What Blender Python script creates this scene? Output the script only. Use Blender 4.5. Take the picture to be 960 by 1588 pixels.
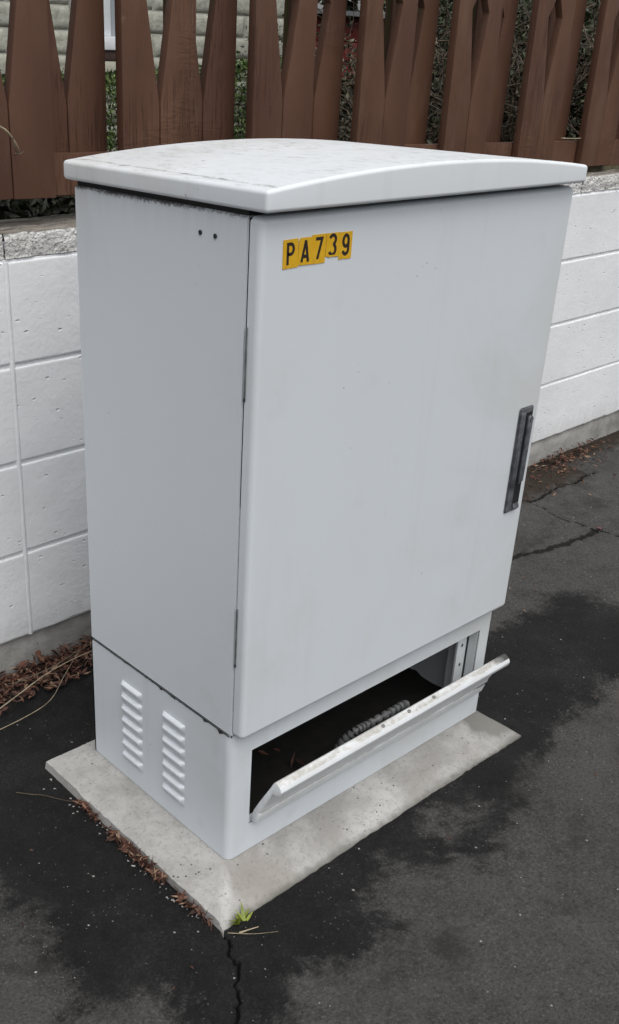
import bpy, bmesh, math, random
from mathutils import Vector, Matrix, noise
R = math.radians
random.seed(7)
for o in list(bpy.data.objects): bpy.data.objects.remove(o)
scene = bpy.context.scene
col = scene.collection

# ------------------------------------------------------------------ camera
cd = bpy.data.cameras.new("camera")
cam = bpy.data.objects.new("camera", cd); col.objects.link(cam)
cam.location = (-0.8637, -0.9451, 1.2065)
cam.rotation_euler = (1.1245, -0.0209, -0.7061)
cd.sensor_fit = 'HORIZONTAL'; cd.sensor_width = 36
cd.lens = 1552.8 / 960 * 36
cd.shift_x = (480 - 334.95) / 960
cd.shift_y = (838.97 - 794) / 960
cd.clip_start = 0.05; cd.clip_end = 2000
scene.camera = cam

# ------------------------------------------------------------------ sky, sun, exposure (overcast day)
SUN_EL, SUN_AZ = 64.0, 196.0     # azimuth clockwise from +y
world = bpy.data.worlds.new("World"); scene.world = world; world.use_nodes = True
wn = world.node_tree.nodes; wl = world.node_tree.links; wn.clear()
wo = wn.new('ShaderNodeOutputWorld'); bg = wn.new('ShaderNodeBackground'); sk = wn.new('ShaderNodeTexSky')
sk.sky_type = 'NISHITA'; sk.sun_disc = False
sk.sun_elevation = R(SUN_EL); sk.sun_rotation = R(SUN_AZ)
sk.air_density = 1.0; sk.dust_density = 4.0; sk.ozone_density = 1.0
hs = wn.new('ShaderNodeHueSaturation'); hs.inputs['Saturation'].default_value = 0.22   # cloud cover takes the blue out
wl.new(sk.outputs[0], hs.inputs['Color']); wl.new(hs.outputs[0], bg.inputs['Color'])
bg.inputs['Strength'].default_value = 0.085
wl.new(bg.outputs[0], wo.inputs['Surface'])
sd = bpy.data.lights.new("sun", 'SUN'); sd.energy = 1.5; sd.angle = R(75); sd.color = (1, 0.985, 0.96)
sun = bpy.data.objects.new("sun", sd); col.objects.link(sun)
az = R(SUN_AZ); el = R(SUN_EL)
sdir = Vector((math.sin(az) * math.cos(el), math.cos(az) * math.cos(el), math.sin(el)))
sun.rotation_euler = sdir.to_track_quat('Z', 'Y').to_euler()
vs = scene.view_settings
vs.view_transform = 'Standard'; vs.look = 'None'; vs.gamma = 1; vs.use_curve_mapping = False
vs.exposure = 0.64

# ------------------------------------------------------------------ helpers
def link(o): col.objects.link(o); return o
def tag(o, label=None, cat=None, group=None, kind=None):
    if label: o['label'] = label
    if cat: o['category'] = cat
    if group: o['group'] = group
    if kind: o['kind'] = kind
    return o
def empty(name, loc=(0, 0, 0), rz=0):
    o = bpy.data.objects.new(name, None); o.empty_display_size = .05
    o.location = loc; o.rotation_euler = (0, 0, rz); return link(o)
def mesh_data(name, vs_, fs, mat=None, smooth=None):
    me = bpy.data.meshes.new(name); me.from_pydata([tuple(v) for v in vs_], [], fs); me.update()
    if mat: me.materials.append(mat)
    if smooth is not None:
        me.shade_smooth(); me.set_sharp_from_angle(angle=R(smooth))
    return me
def obj(name, me, parent=None, loc=None, rot=None):
    o = bpy.data.objects.new(name, me); link(o)
    if parent: o.parent = parent
    if loc: o.location = loc
    if rot: o.rotation_euler = rot
    return o
def wnorm(o):
    m = o.modifiers.new('wn', 'WEIGHTED_NORMAL'); m.keep_sharp = True; m.weight = 100; return o
def from_bm(name, bm, mat, smooth=None):
    me = bpy.data.meshes.new(name); bmesh.ops.recalc_face_normals(bm, faces=bm.faces); bm.to_mesh(me); bm.free()
    if mat: me.materials.append(mat)
    if smooth is not None: me.shade_smooth(); me.set_sharp_from_angle(angle=R(smooth))
    return me
def bm_box(bm, x0, x1, y0, y1, z0, z1):
    vs_ = [bm.verts.new(p) for p in ((x0,y0,z0),(x1,y0,z0),(x1,y1,z0),(x0,y1,z0),(x0,y0,z1),(x1,y0,z1),(x1,y1,z1),(x0,y1,z1))]
    for f in ((0,3,2,1),(4,5,6,7),(0,1,5,4),(1,2,6,5),(2,3,7,6),(3,0,4,7)): bm.faces.new([vs_[i] for i in f])
    return vs_
def box_me(name, x0, x1, y0, y1, z0, z1, mat, bev=0, seg=2, jit=0):
    bm = bmesh.new(); bm_box(bm, x0, x1, y0, y1, z0, z1)
    if bev: bmesh.ops.bevel(bm, geom=list(bm.edges), offset=bev, segments=seg, affect='EDGES', profile=.5)
    if jit:
        for v in bm.verts: v.co += Vector((random.uniform(-jit, jit) for _ in range(3)))
    return from_bm(name, bm, mat, 50 if bev else None)
def box(name, x0, x1, y0, y1, z0, z1, mat, parent=None, bev=0, seg=2, jit=0):
    return obj(name, box_me(name, x0, x1, y0, y1, z0, z1, mat, bev, seg, jit), parent)
def extrude_poly(name, pts, h0, h1, axis, mat, bev=0, smooth=40):
    """2D polygon pts extruded along axis ('x': pts are (y,z); 'y': pts are (x,z))"""
    bm = bmesh.new()
    def P(a, b, h): return (h, a, b) if axis == 'x' else (a, h, b) if axis == 'y' else (a, b, h)
    A = [bm.verts.new(P(a, b, h0)) for a, b in pts]; B = [bm.verts.new(P(a, b, h1)) for a, b in pts]
    n = len(pts); bm.faces.new(A); bm.faces.new(B[::-1])
    for i in range(n): bm.faces.new((A[i], B[i], B[(i+1) % n], A[(i+1) % n]))
    bmesh.ops.recalc_face_normals(bm, faces=bm.faces)
    if bev: bmesh.ops.bevel(bm, geom=list(bm.edges), offset=bev, segments=2, affect='EDGES', profile=.5)
    return from_bm(name, bm, mat, smooth)
def tube(name, pts, rad, mat, sides=6):
    """tapered tube along pts; rad number or list"""
    pts = [Vector(p) for p in pts]; n = len(pts); V = []; F = []
    for i, p in enumerate(pts):
        t = (pts[min(i+1, n-1)] - pts[max(i-1, 0)]).normalized()
        a = t.cross(Vector((0, 0, 1))) if abs(t.z) < .9 else t.cross(Vector((0, 1, 0))); a.normalize(); b = t.cross(a)
        r = rad[i] if isinstance(rad, (list, tuple)) else rad
        for k in range(sides):
            q = 2 * math.pi * k / sides; V.append(p + a * math.cos(q) * r + b * math.sin(q) * r)
    for i in range(n-1):
        for k in range(sides):
            F.append((i*sides+k, i*sides+(k+1) % sides, (i+1)*sides+(k+1) % sides, (i+1)*sides+k))
    F.append(tuple(range(sides))); F.append(tuple(range((n-1)*sides, n*sides))[::-1])
    return mesh_data(name, V, F, mat, 60)
def fbm(x, y, z=0., o=5): return noise.fractal(Vector((x, y, z)), .6, 2.1, o)

# ------------------------------------------------------------------ materials
class NT:
    def __init__(s, name, world=False):
        s.m = bpy.data.materials.new(name); s.m.use_nodes = True
        s.t = s.m.node_tree; s.n = s.t.nodes; s.b = s.n['Principled BSDF']
        s.co = s.n.new('ShaderNodeTexCoord'); s.src = s.n.new('ShaderNodeNewGeometry').outputs['Position'] if world else s.co.outputs['Object']
    def L(s, a, b): s.t.links.new(a, b)
    def setin(s, sock, v):
        if hasattr(v, 'is_output'): s.L(v, sock)
        else: sock.default_value = v if not (isinstance(v, tuple) and len(v) == 3 and sock.type == 'RGBA') else (*v, 1)
    def map(s, sc=(1, 1, 1), coord='Object', loc=(0, 0, 0)):
        m = s.n.new('ShaderNodeMapping'); m.inputs['Scale'].default_value = sc; m.inputs['Location'].default_value = loc
        s.L(s.src, m.inputs['Vector']); return m.outputs[0]
    def noise(s, scale, detail=5, rough=.6, vec=None, dist=0.):
        n = s.n.new('ShaderNodeTexNoise'); n.inputs['Scale'].default_value = scale; n.inputs['Detail'].default_value = min(detail, 5)
        n.inputs['Roughness'].default_value = rough; n.inputs['Distortion'].default_value = dist
        s.L(vec if vec is not None else s.src, n.inputs['Vector']); return n.outputs['Fac']
    def vor(s, scale, feature='F1', out='Distance', vec=None):
        n = s.n.new('ShaderNodeTexVoronoi'); n.feature = feature; n.inputs['Scale'].default_value = scale
        s.L(vec if vec is not None else s.src, n.inputs['Vector']); return n.outputs[out]
    def ramp(s, v, a, b, c0=0., c1=1.):
        n = s.n.new('ShaderNodeMapRange'); n.interpolation_type = 'SMOOTHSTEP'
        s.L(v, n.inputs['Value'])
        for k, q in (('From Min', a), ('From Max', b), ('To Min', c0), ('To Max', c1)): n.inputs[k].default_value = q
        return n.outputs[0]
    def math(s, op, a, b=None, c=None):
        n = s.n.new('ShaderNodeMath'); n.operation = op
        for i, q in enumerate((a, b, c)):
            if q is not None: s.setin(n.inputs[i], q)
        return n.outputs[0]
    def mix(s, f, a, b, mode='MIX'):
        n = s.n.new('ShaderNodeMix'); n.data_type = 'RGBA'; n.blend_type = mode
        s.setin(n.inputs[0], f); s.setin(n.inputs[6], a); s.setin(n.inputs[7], b); return n.outputs[2]
    def attr(s, name, out='Fac'):
        n = s.n.new('ShaderNodeAttribute'); n.attribute_name = name; return n.outputs[out]
    def sep(s, coord='Object'):
        n = s.n.new('ShaderNodeSeparateXYZ'); s.L(s.co.outputs[coord], n.inputs[0]); return n.outputs
    def info(s): return s.n.new('ShaderNodeObjectInfo').outputs['Random']
    def normal(s):
        g = s.n.new('ShaderNodeNewGeometry'); n = s.n.new('ShaderNodeSeparateXYZ'); s.L(g.outputs['Normal'], n.inputs[0]); return n.outputs
    def bump(s, h, strength=.3, dist=.002, prev=None):
        n = s.n.new('ShaderNodeBump'); n.inputs['Strength'].default_value = strength; n.inputs['Distance'].default_value = dist
        s.L(h, n.inputs['Height'])
        if prev is not None: s.L(prev, n.inputs['Normal'])
        return n.outputs[0]
    def out(s, color, rough=.5, bump=None, spec=None, metal=None):
        s.setin(s.b.inputs['Base Color'], color); s.setin(s.b.inputs['Roughness'], rough)
        if bump is not None: s.L(bump, s.b.inputs['Normal'])
        if spec is not None: s.setin(s.b.inputs['Specular IOR Level'], spec)
        if metal is not None: s.setin(s.b.inputs['Metallic'], metal)
        return s.m

def mat_cabinet(name, grime=1.0, top=False, base=(.60, .64, .68)):
    t = NT(name)
    big = t.noise(2.6, 4, .55); c = t.mix(t.ramp(big, .35, .7, 0, .35), base, tuple(b * k for b, k in zip(base, (.93, .92, .88))))
    sg = t.noise(1.7, 6, .62, t.map(loc=(4.2, 1.1, 2.3)), .6); c = t.mix(t.ramp(sg, .46, .68, 0, .34 * grime + .18), c, (.50, .49, .45))
    sc_ = t.noise(1, 3, .5, t.map((260, 260, 14), loc=(1, 2, 3)), .3); sk_ = t.noise(4.5, 3, .5); c = t.mix(t.math('MULTIPLY', t.ramp(sc_, .70, .74), t.ramp(sk_, .56, .66, 0, .5)), c, (.30, .29, .28))
    chp = t.vor(16); c = t.mix(t.math('MULTIPLY', t.ramp(chp, .014, .030, .7, 0), t.ramp(t.noise(2.7, 2), .48, .56)), c, (.20, .19, .18))
    st = t.noise(1, 5, .65, t.map((22, 22, 1.6))); c = t.mix(t.ramp(st, .52, .75, 0, .15 * grime), c, (.36, .35, .32))
    bl = t.noise(11, 6, .6); c = t.mix(t.ramp(bl, .58, .8, 0, .25 * grime), c, (.40, .40, .37))
    sp = t.vor(55); sm = t.noise(7, 3); c = t.mix(t.math('MULTIPLY', t.ramp(sp, .05, .11, .55, 0), t.ramp(sm, .58, .68)), c, (.12, .11, .10))
    if top:
        n = t.normal()
        up = t.ramp(n[2], .75, .97)
        a = t.noise(1, 8, .74, t.map((75, 34, 40))); b = t.noise(6, 6, .65)
        g = t.math('MULTIPLY', t.ramp(a, .48, .66), t.ramp(b, .40, .62, .25, 1))
        c = t.mix(t.math('MULTIPLY', t.math('MULTIPLY', g, up), .62), c, (.30, .305, .295))
        s = t.sep()
        ln = t.math('ABSOLUTE', t.math('SUBTRACT', s[0], .0125))           # dirt lying in the fold along the left rim
        wob = t.noise(1, 7, .75, t.map((45, 17, 1)))
        lm = t.math('MULTIPLY', t.ramp(t.math('SUBTRACT', ln, t.math('MULTIPLY', t.math('SUBTRACT', wob, .5), .03)), .0002, .0060, 1, 0), t.ramp(t.noise(1, 5, .7, t.map((90, 60, 1))), .38, .62))
        c = t.mix(t.math('MULTIPLY', t.math('MULTIPLY', lm, up), .75), c, (.15, .15, .14))
        sc = t.noise(60, 4, .7); k = t.noise(9, 3, .5)
        c = t.mix(t.math('MULTIPLY', t.math('MULTIPLY', t.ramp(sc, .56, .68), t.ramp(k, .60, .68)), .85), c, (.09, .085, .08))
    fine = t.noise(380, 2); orange = t.noise(90, 2)
    bp_ = t.bump(orange, .05, .001, t.bump(fine, .04, .0006))
    return t.out(c, t.ramp(big, .3, .7, .36, .52), bp_, .35)
M = {}
M['cab'] = mat_cabinet('cabinet_paint')
M['door'] = mat_cabinet('door_paint', .7)
M['lid'] = mat_cabinet('lid_paint', 1.0, True, (.66, .69, .72))
def body_mat():
    t = NT('body_paint'); base = (.60, .64, .68)
    big = t.noise(2.2, 4, .55); c = t.mix(t.ramp(big, .35, .7, 0, .35), base, (.58, .60, .61))
    sg = t.noise(1.7, 6, .62, t.map(loc=(4.2, 1.1, 2.3)), .6); c = t.mix(t.ramp(sg, .50, .68, 0, .40), c, (.50, .49, .45))
    sc_ = t.noise(1, 3, .5, t.map((260, 260, 14), loc=(1, 2, 3)), .3); sk_ = t.noise(4.5, 3, .5); c = t.mix(t.math('MULTIPLY', t.ramp(sc_, .70, .74), t.ramp(sk_, .56, .66, 0, .5)), c, (.30, .29, .28))
    chp = t.vor(16); c = t.mix(t.math('MULTIPLY', t.ramp(chp, .014, .030, .7, 0), t.ramp(t.noise(2.7, 2), .48, .56)), c, (.20, .19, .18))
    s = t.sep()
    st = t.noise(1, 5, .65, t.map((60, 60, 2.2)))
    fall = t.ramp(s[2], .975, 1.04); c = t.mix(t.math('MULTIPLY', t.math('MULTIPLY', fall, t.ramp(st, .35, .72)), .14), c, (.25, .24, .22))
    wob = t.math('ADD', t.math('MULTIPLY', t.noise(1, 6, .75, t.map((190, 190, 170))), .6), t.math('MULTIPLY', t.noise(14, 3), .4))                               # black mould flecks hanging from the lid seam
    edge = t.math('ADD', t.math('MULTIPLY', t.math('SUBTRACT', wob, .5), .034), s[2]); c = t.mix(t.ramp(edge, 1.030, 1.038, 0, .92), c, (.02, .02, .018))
    sp = t.vor(38); sm = t.noise(6, 3); c = t.mix(t.math('MULTIPLY', t.ramp(sp, .04, .09, .5, 0), t.ramp(sm, .60, .68)), c, (.14, .13, .12))
    fine = t.noise(380, 2); orange = t.noise(90, 2)
    return t.out(c, t.ramp(big, .3, .7, .38, .52), t.bump(orange, .05, .001, t.bump(fine, .04, .0006)), .35)
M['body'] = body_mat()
def simple(name, c, rough=.5, var=.25, scale=30, bump=0, metal=None, spec=None):
    t = NT(name); n = t.noise(scale, 5, .65)
    cc = t.mix(t.ramp(n, .3, .7), tuple(x * (1 - var) for x in c), tuple(min(1, x * (1 + var)) for x in c))
    return t.out(cc, rough, t.bump(n, bump, .003) if bump else None, spec, metal)
M['gasket'] = simple('black_seal_and_gap', (.012, .012, .012), .8)
M['handle'] = simple('worn_grey_handle_metal', (.085, .090, .100), .40, .5, 45, .2)
M['handle_dark'] = simple('black_recess_plastic', (.012, .012, .014), .5)
M['hinge'] = simple('worn_hinge_metal', (.17, .175, .18), .5, .4, 60, metal=.6)
M['ink'] = simple('dark_brown_print', (.016, .009, .007), .6, .2, 80)
M['conduit'] = simple('grey_conduit', (.12, .122, .125), .5, .3, 40)
M['rivet'] = simple('dirty_rivet', (.22, .22, .21), .5, .4, 90, metal=.4)
def sticker_mat():
    t = NT('yellow_sticker'); n = t.noise(60, 5, .65); k = t.noise(25, 4, .6)
    c = t.mix(t.ramp(n, .3, .75), (.62, .34, .008), (.68, .41, .02)); c = t.mix(t.ramp(k, .60, .72, 0, .6), c, (.36, .16, .02))
    return t.out(c, .42)
M['sticker'] = sticker_mat()
def flap_mat():
    t = NT('dirty_vent_cover_paint'); base = (.66, .69, .71)
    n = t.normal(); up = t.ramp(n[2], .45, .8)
    a = t.noise(1, 7, .7, t.map((18, 60, 60))); b = t.noise(120, 4, .6)
    c = t.mix(t.math('MULTIPLY', t.ramp(a, .34, .62), t.ramp(b, .3, .6, .5, 1)), base, (.36, .345, .315))
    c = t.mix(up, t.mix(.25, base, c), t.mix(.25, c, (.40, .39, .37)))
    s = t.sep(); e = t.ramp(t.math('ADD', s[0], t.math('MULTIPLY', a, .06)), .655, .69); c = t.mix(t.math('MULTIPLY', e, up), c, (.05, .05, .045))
    return t.out(c, .55, t.bump(b, .1, .001))
M['flap'] = flap_mat()

def concrete_mat(name, base, dark, pits=True, scale=1.):
    t = NT(name); a = t.noise(7*scale, 6, .62); b = t.noise(55, 6, .65); g = t.noise(330, 3, .6); pale = t.noise(4.2*scale, 4, .55, t.map(loc=(3.1, 1.2, 0)))
    c = t.mix(t.ramp(a, .36, .68), base, dark); c = t.mix(t.ramp(pale, .52, .72, 0, .5), c, tuple(min(.8, x * 1.28) for x in base))
    c = t.mix(t.ramp(b, .45, .75, 0, .4), c, tuple(x * .62 for x in base)); c = t.mix(t.ramp(g, .55, .7, 0, .3), c, tuple(x * .5 for x in base))
    h = t.math('ADD', t.math('MULTIPLY', b, .6), t.math('MULTIPLY', g, .25))
    if pits:
        v = t.vor(75); k = t.noise(18, 3); pm = t.math('MULTIPLY', t.ramp(v, .07, .16, 1, 0), t.ramp(k, .5, .6)); c = t.mix(pm, c, (.05, .045, .04))
        h = t.math('SUBTRACT', h, pm)
    return t, c, h
t_, c_, h_ = concrete_mat('pad_concrete', (.385, .380, .368), (.265, .256, .242))
s_ = t_.sep(); w_ = t_.noise(9, 5, .6)
# brown rust-water stain near the front corner, dark grime at the far end, grey dirt line at the rims
def spot(t, s, cx, cy, r, w): 
    dx = t.math('SUBTRACT', s[0], cx); dy = t.math('SUBTRACT', s[1], cy)
    d = t.math('SQRT', t.math('ADD', t.math('MULTIPLY', dx, dx), t.math('MULTIPLY', dy, dy)))
    return t.ramp(t.math('ADD', d, t.math('MULTIPLY', t.math('SUBTRACT', w, .5), .16)), r * .55, r, 1, 0)
c_ = t_.mix(t_.math('MULTIPLY', spot(t_, s_, .02, -.058, .080, w_), .5), c_, (.22, .20, .175))
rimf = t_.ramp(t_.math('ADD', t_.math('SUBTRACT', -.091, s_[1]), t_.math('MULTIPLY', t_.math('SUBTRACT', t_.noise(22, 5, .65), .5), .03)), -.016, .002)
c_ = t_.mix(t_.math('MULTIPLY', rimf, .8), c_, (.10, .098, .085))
c_ = t_.mix(t_.math('MULTIPLY', spot(t_, s_, .70, -.03, .10, w_), .8), c_, (.13, .125, .11))
rd = t_.math('ABSOLUTE', t_.math('SUBTRACT', t_.math('SUBTRACT', s_[0], s_[1]), .004)); rd = t_.math('ADD', rd, t_.math('MULTIPLY', t_.math('SUBTRACT', w_, .5), .05))
c_ = t_.mix(t_.math('MULTIPLY', t_.math('MULTIPLY', t_.ramp(rd, .004, .026, 1, 0), t_.ramp(s_[0], -.03, .0, 1, 0)), .4), c_, (.56, .555, .54))
gm = t_.noise(140, 5, .7); c_ = t_.mix(t_.ramp(gm, .52, .66, 0, .45), c_, (.17, .16, .145))
M['pad'] = t_.out(c_, .9, t_.bump(h_, .7, .004), .2)
t_, c_, h_ = concrete_mat('footing_concrete', (.34, .335, .32), (.21, .205, .19))
M['footing'] = t_.out(c_, .92, t_.bump(h_, .6, .006), .2)

def wall_mat():
    t = NT('white_painted_block', True); a = t.noise(3.5, 5, .6); r = t.info()
    c = t.mix(t.ramp(a, .3, .7), (.77, .785, .80), (.71, .725, .745))
    s = t.sep(); gr = t.noise(1, 6, .7, t.map((25, 25, 4)))
    v = t.vor(1, vec=t.map((34, 34, 70))); k = t.noise(22, 4, .6); pit = t.math('MULTIPLY', t.ramp(v, .06, .22, 1, 0), t.ramp(k, .52, .60))
    c = t.mix(t.math('MULTIPLY', pit, .42), c, (.40, .395, .39))
    tin = t.vor(48); k2 = t.noise(5, 2); ch = t.math('MULTIPLY', t.ramp(tin, .03, .07, 1, 0), t.ramp(k2, .6, .66)); c = t.mix(t.math('MULTIPLY', ch, .7), c, (.20, .19, .18))
    c = t.mix(t.ramp(gr, .60, .8, 0, .3), c, (.42, .41, .39)); wp = t.n.new('ShaderNodeNewGeometry'); wz = t.n.new('ShaderNodeSeparateXYZ'); t.L(wp.outputs['Position'], wz.inputs[0]); sp_ = t.noise(1, 6, .7, t.map((40, 40, 18))); c = t.mix(t.math('MULTIPLY', t.ramp(t.math('ADD', wz.outputs[2], t.math('MULTIPLY', t.math('SUBTRACT', sp_, .5), .16)), .06, .15, 1, 0), .28), c, (.40, .385, .36))
    rough = t.noise(120, 4, .65); un = t.noise(16, 3)
    h = t.math('SUBTRACT', t.math('ADD', t.math('MULTIPLY', rough, .35), t.math('MULTIPLY', un, .8)), pit)
    return t.out(c, .62, t.bump(h, .6, .004), .3)
M['wall'] = wall_mat()
def cap_mat():
    t = NT('rough_cap_stone', True); v = t.vor(120); v2 = t.vor(60, out='Color'); a = t.noise(14, 6, .7); b = t.noise(160, 4, .6)
    c = t.mix(t.ramp(a, .35, .65), (.76, .755, .74), (.60, .59, .565)); c = t.mix(t.ramp(t.noise(42, 6, .72), .55, .66, 0, .75), c, (.20, .19, .175))
    n = t.normal(); up = t.ramp(n[2], .6, .9); l = t.noise(1, 7, .7, t.map((6, 40, 10))); top = t.mix(t.ramp(l, .36, .62), (.35, .325, .285), (.12, .105, .09))
    c = t.mix(up, c, top)
    d = t.noise(30, 5, .7); c = t.mix(t.ramp(d, .60, .72, 0, .7), c, (.13, .125, .115))
    return t.out(c, .9, t.bump(t.math('ADD', t.math('SUBTRACT', b, t.math('MULTIPLY', v, .5)), t.math('MULTIPLY', t.noise(45, 5, .7), 2.)), 1., .008), .2)
M['cap'] = cap_mat()
def fence_mat(name, moss=False):
    t = NT(name, True); r = t.info()
    g = t.noise(1, 7, .68, t.map((60, 60, 4))); big = t.noise(4, 4, .6); f = t.noise(1, 5, .7, t.map((260, 260, 12)))
    c = t.mix(t.ramp(big, .3, .7), (.124, .061, .037), (.096, .046, .029)); c = t.mix(t.math('MULTIPLY', r, .35), c, (.074, .036, .024))
    c = t.mix(t.ramp(g, .60, .76, 0, .5), c, (.066, .030, .022)); sc = t.noise(24, 5, .7); c = t.mix(t.ramp(sc, .66, .74, 0, .45), c, (.19, .125, .09))
    ck = t.noise(1, 4, .6, t.map((95, 95, 2.4)), .4); ckm = t.math('MULTIPLY', t.ramp(t.math('ABSOLUTE', t.math('SUBTRACT', ck, .5)), .004, .014, 1, 0), t.ramp(t.noise(3.1, 3), .54, .62)); c = t.mix(t.math('MULTIPLY', ckm, .45), c, (.03, .016, .012))
    fd = t.noise(1, 6, .7, t.map((9, 9, 3), loc=(2, 5, 1))); c = t.mix(t.ramp(fd, .50, .72, 0, .5), c, (.150, .088, .060))
    h = t.math('SUBTRACT', t.math('ADD', t.math('MULTIPLY', g, .8), t.math('MULTIPLY', f, .4)), t.math('MULTIPLY', ckm, 1.2))
    wv = t.noise(1, 4, .6, t.map((12, 12, 55)), 1.5); k = t.noise(3.3, 2); h = t.math('ADD', h, t.math('MULTIPLY', wv, t.ramp(k, .56, .66, 0, 1.2)))
    if moss:
        n = t.normal(); m = t.math('MULTIPLY', t.ramp(n[0], -.9992, -.994, 1, 0), t.ramp(t.noise(14, 4), .3, .5)); c = t.mix(m, c, t.mix(g, (.075, .085, .012), (.04, .04, .012)))
    return t.out(c, t.ramp(big, .3, .7, .50, .66), t.bump(h, .6, .003), .3)
M['fence'] = fence_mat('brown_fence_paint'); M['fence_back'] = fence_mat('brown_fence_paint_mossy', True)
def split_mat():
    t = NT('split_face_block', True); r = t.info(); a = t.noise(26, 6, .7); b = t.noise(5, 4)
    c = t.mix(t.ramp(a, .35, .65), (.46, .465, .40), (.33, .335, .285)); c = t.mix(t.math('MULTIPLY', r, .4), c, (.50, .49, .42)); c = t.mix(t.ramp(b, .55, .75, 0, .4), c, (.22, .23, .18))
    return t.out(c, .92, t.bump(a, .8, .012), .2)
M['split'] = split_mat()
M['house_mortar'] = simple('pale_mortar', (.40, .40, .36), .9, .1)
M['white_frame'] = simple('white_window_paint', (.72, .74, .77), .45, .04)
M['brown_sill'] = simple('dark_brown_sill', (.055, .03, .026), .6)
M['cream'] = simple('cream_plaster', (.46, .45, .37), .85, .1)
def glass_mat():
    t = NT('window_glass'); n = t.noise(3, 3); return t.out(t.mix(n, (.30, .33, .36), (.36, .39, .42)), .12, None, .6)
M['glass'] = glass_mat()
M['red'] = simple('dark_red_paint', (.20, .022, .018), .6, .2, 8)
M['roof'] = simple('grey_roof_sheet', (.16, .16, .17), .6, .15, 6)
M['bark'] = simple('brown_bark', (.105, .085, .065), .95, .5, 40, 1.0)
M['twig'] = simple('grey_twig', (.085, .065, .045), .9, .4, 50)
M['straw'] = simple('pale_straw', (.30, .25, .17), .8, .3, 60)
M['soil'] = simple('dark_garden_soil', (.014, .011, .008), 1., .5, 12, .8, spec=0.)
M['stone'] = simple('pale_stone_chip', (.26, .25, .24), .85, .6, 300)
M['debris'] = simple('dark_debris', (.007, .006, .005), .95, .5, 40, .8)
def leaf_mat(name, stops, rough=.55, trans=.0):
    t = NT(name); a = t.attr('rnd'); rp = t.n.new('ShaderNodeValToRGB'); t.L(a, rp.inputs[0]); e = rp.color_ramp.elements
    while len(e) < len(stops): e.new(.5)
    for el, (p, c) in zip(e, stops): el.position = p; el.color = (*c, 1)
    n = t.noise(90, 3); c = t.mix(t.ramp(n, .3, .7, 0, .35), rp.outputs[0], (.03, .02, .015))
    if trans: t.b.inputs['Transmission Weight'].default_value = 0
    return t.out(c, rough, None, .35)
M['litter'] = leaf_mat('dead_leaf_litter', [(0, (.030, .014, .010)), (.4, (.075, .030, .021)), (.7, (.13, .055, .036)), (.9, (.21, .115, .075)), (1, (.36, .26, .18))], .7)
M['box_leaf'] = leaf_mat('box_hedge_leaf', [(0, (.018, .042, .008)), (.5, (.055, .105, .022)), (1, (.14, .20, .055))], .42)
M['dry_leaf'] = leaf_mat('dry_shrub_leaf', [(0, (.010, .010, .006)), (.5, (.028, .024, .014)), (.8, (.065, .052, .030)), (.95, (.12, .11, .07)), (1, (.30, .29, .24))], .7)
M['ivy'] = leaf_mat('mixed_shrub_leaf', [(0, (.014, .022, .010)), (.45, (.035, .055, .020)), (.8, (.075, .105, .040)), (1, (.24, .26, .19))], .45)
M['dark_leaf'] = leaf_mat('dark_hedge_leaf', [(0, (.010, .014, .008)), (.6, (.022, .032, .014)), (1, (.055, .062, .03))], .55)
M['weed'] = leaf_mat('bright_weed_leaf', [(0, (.16, .21, .025)), (1, (.27, .31, .05))], .5)

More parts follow.
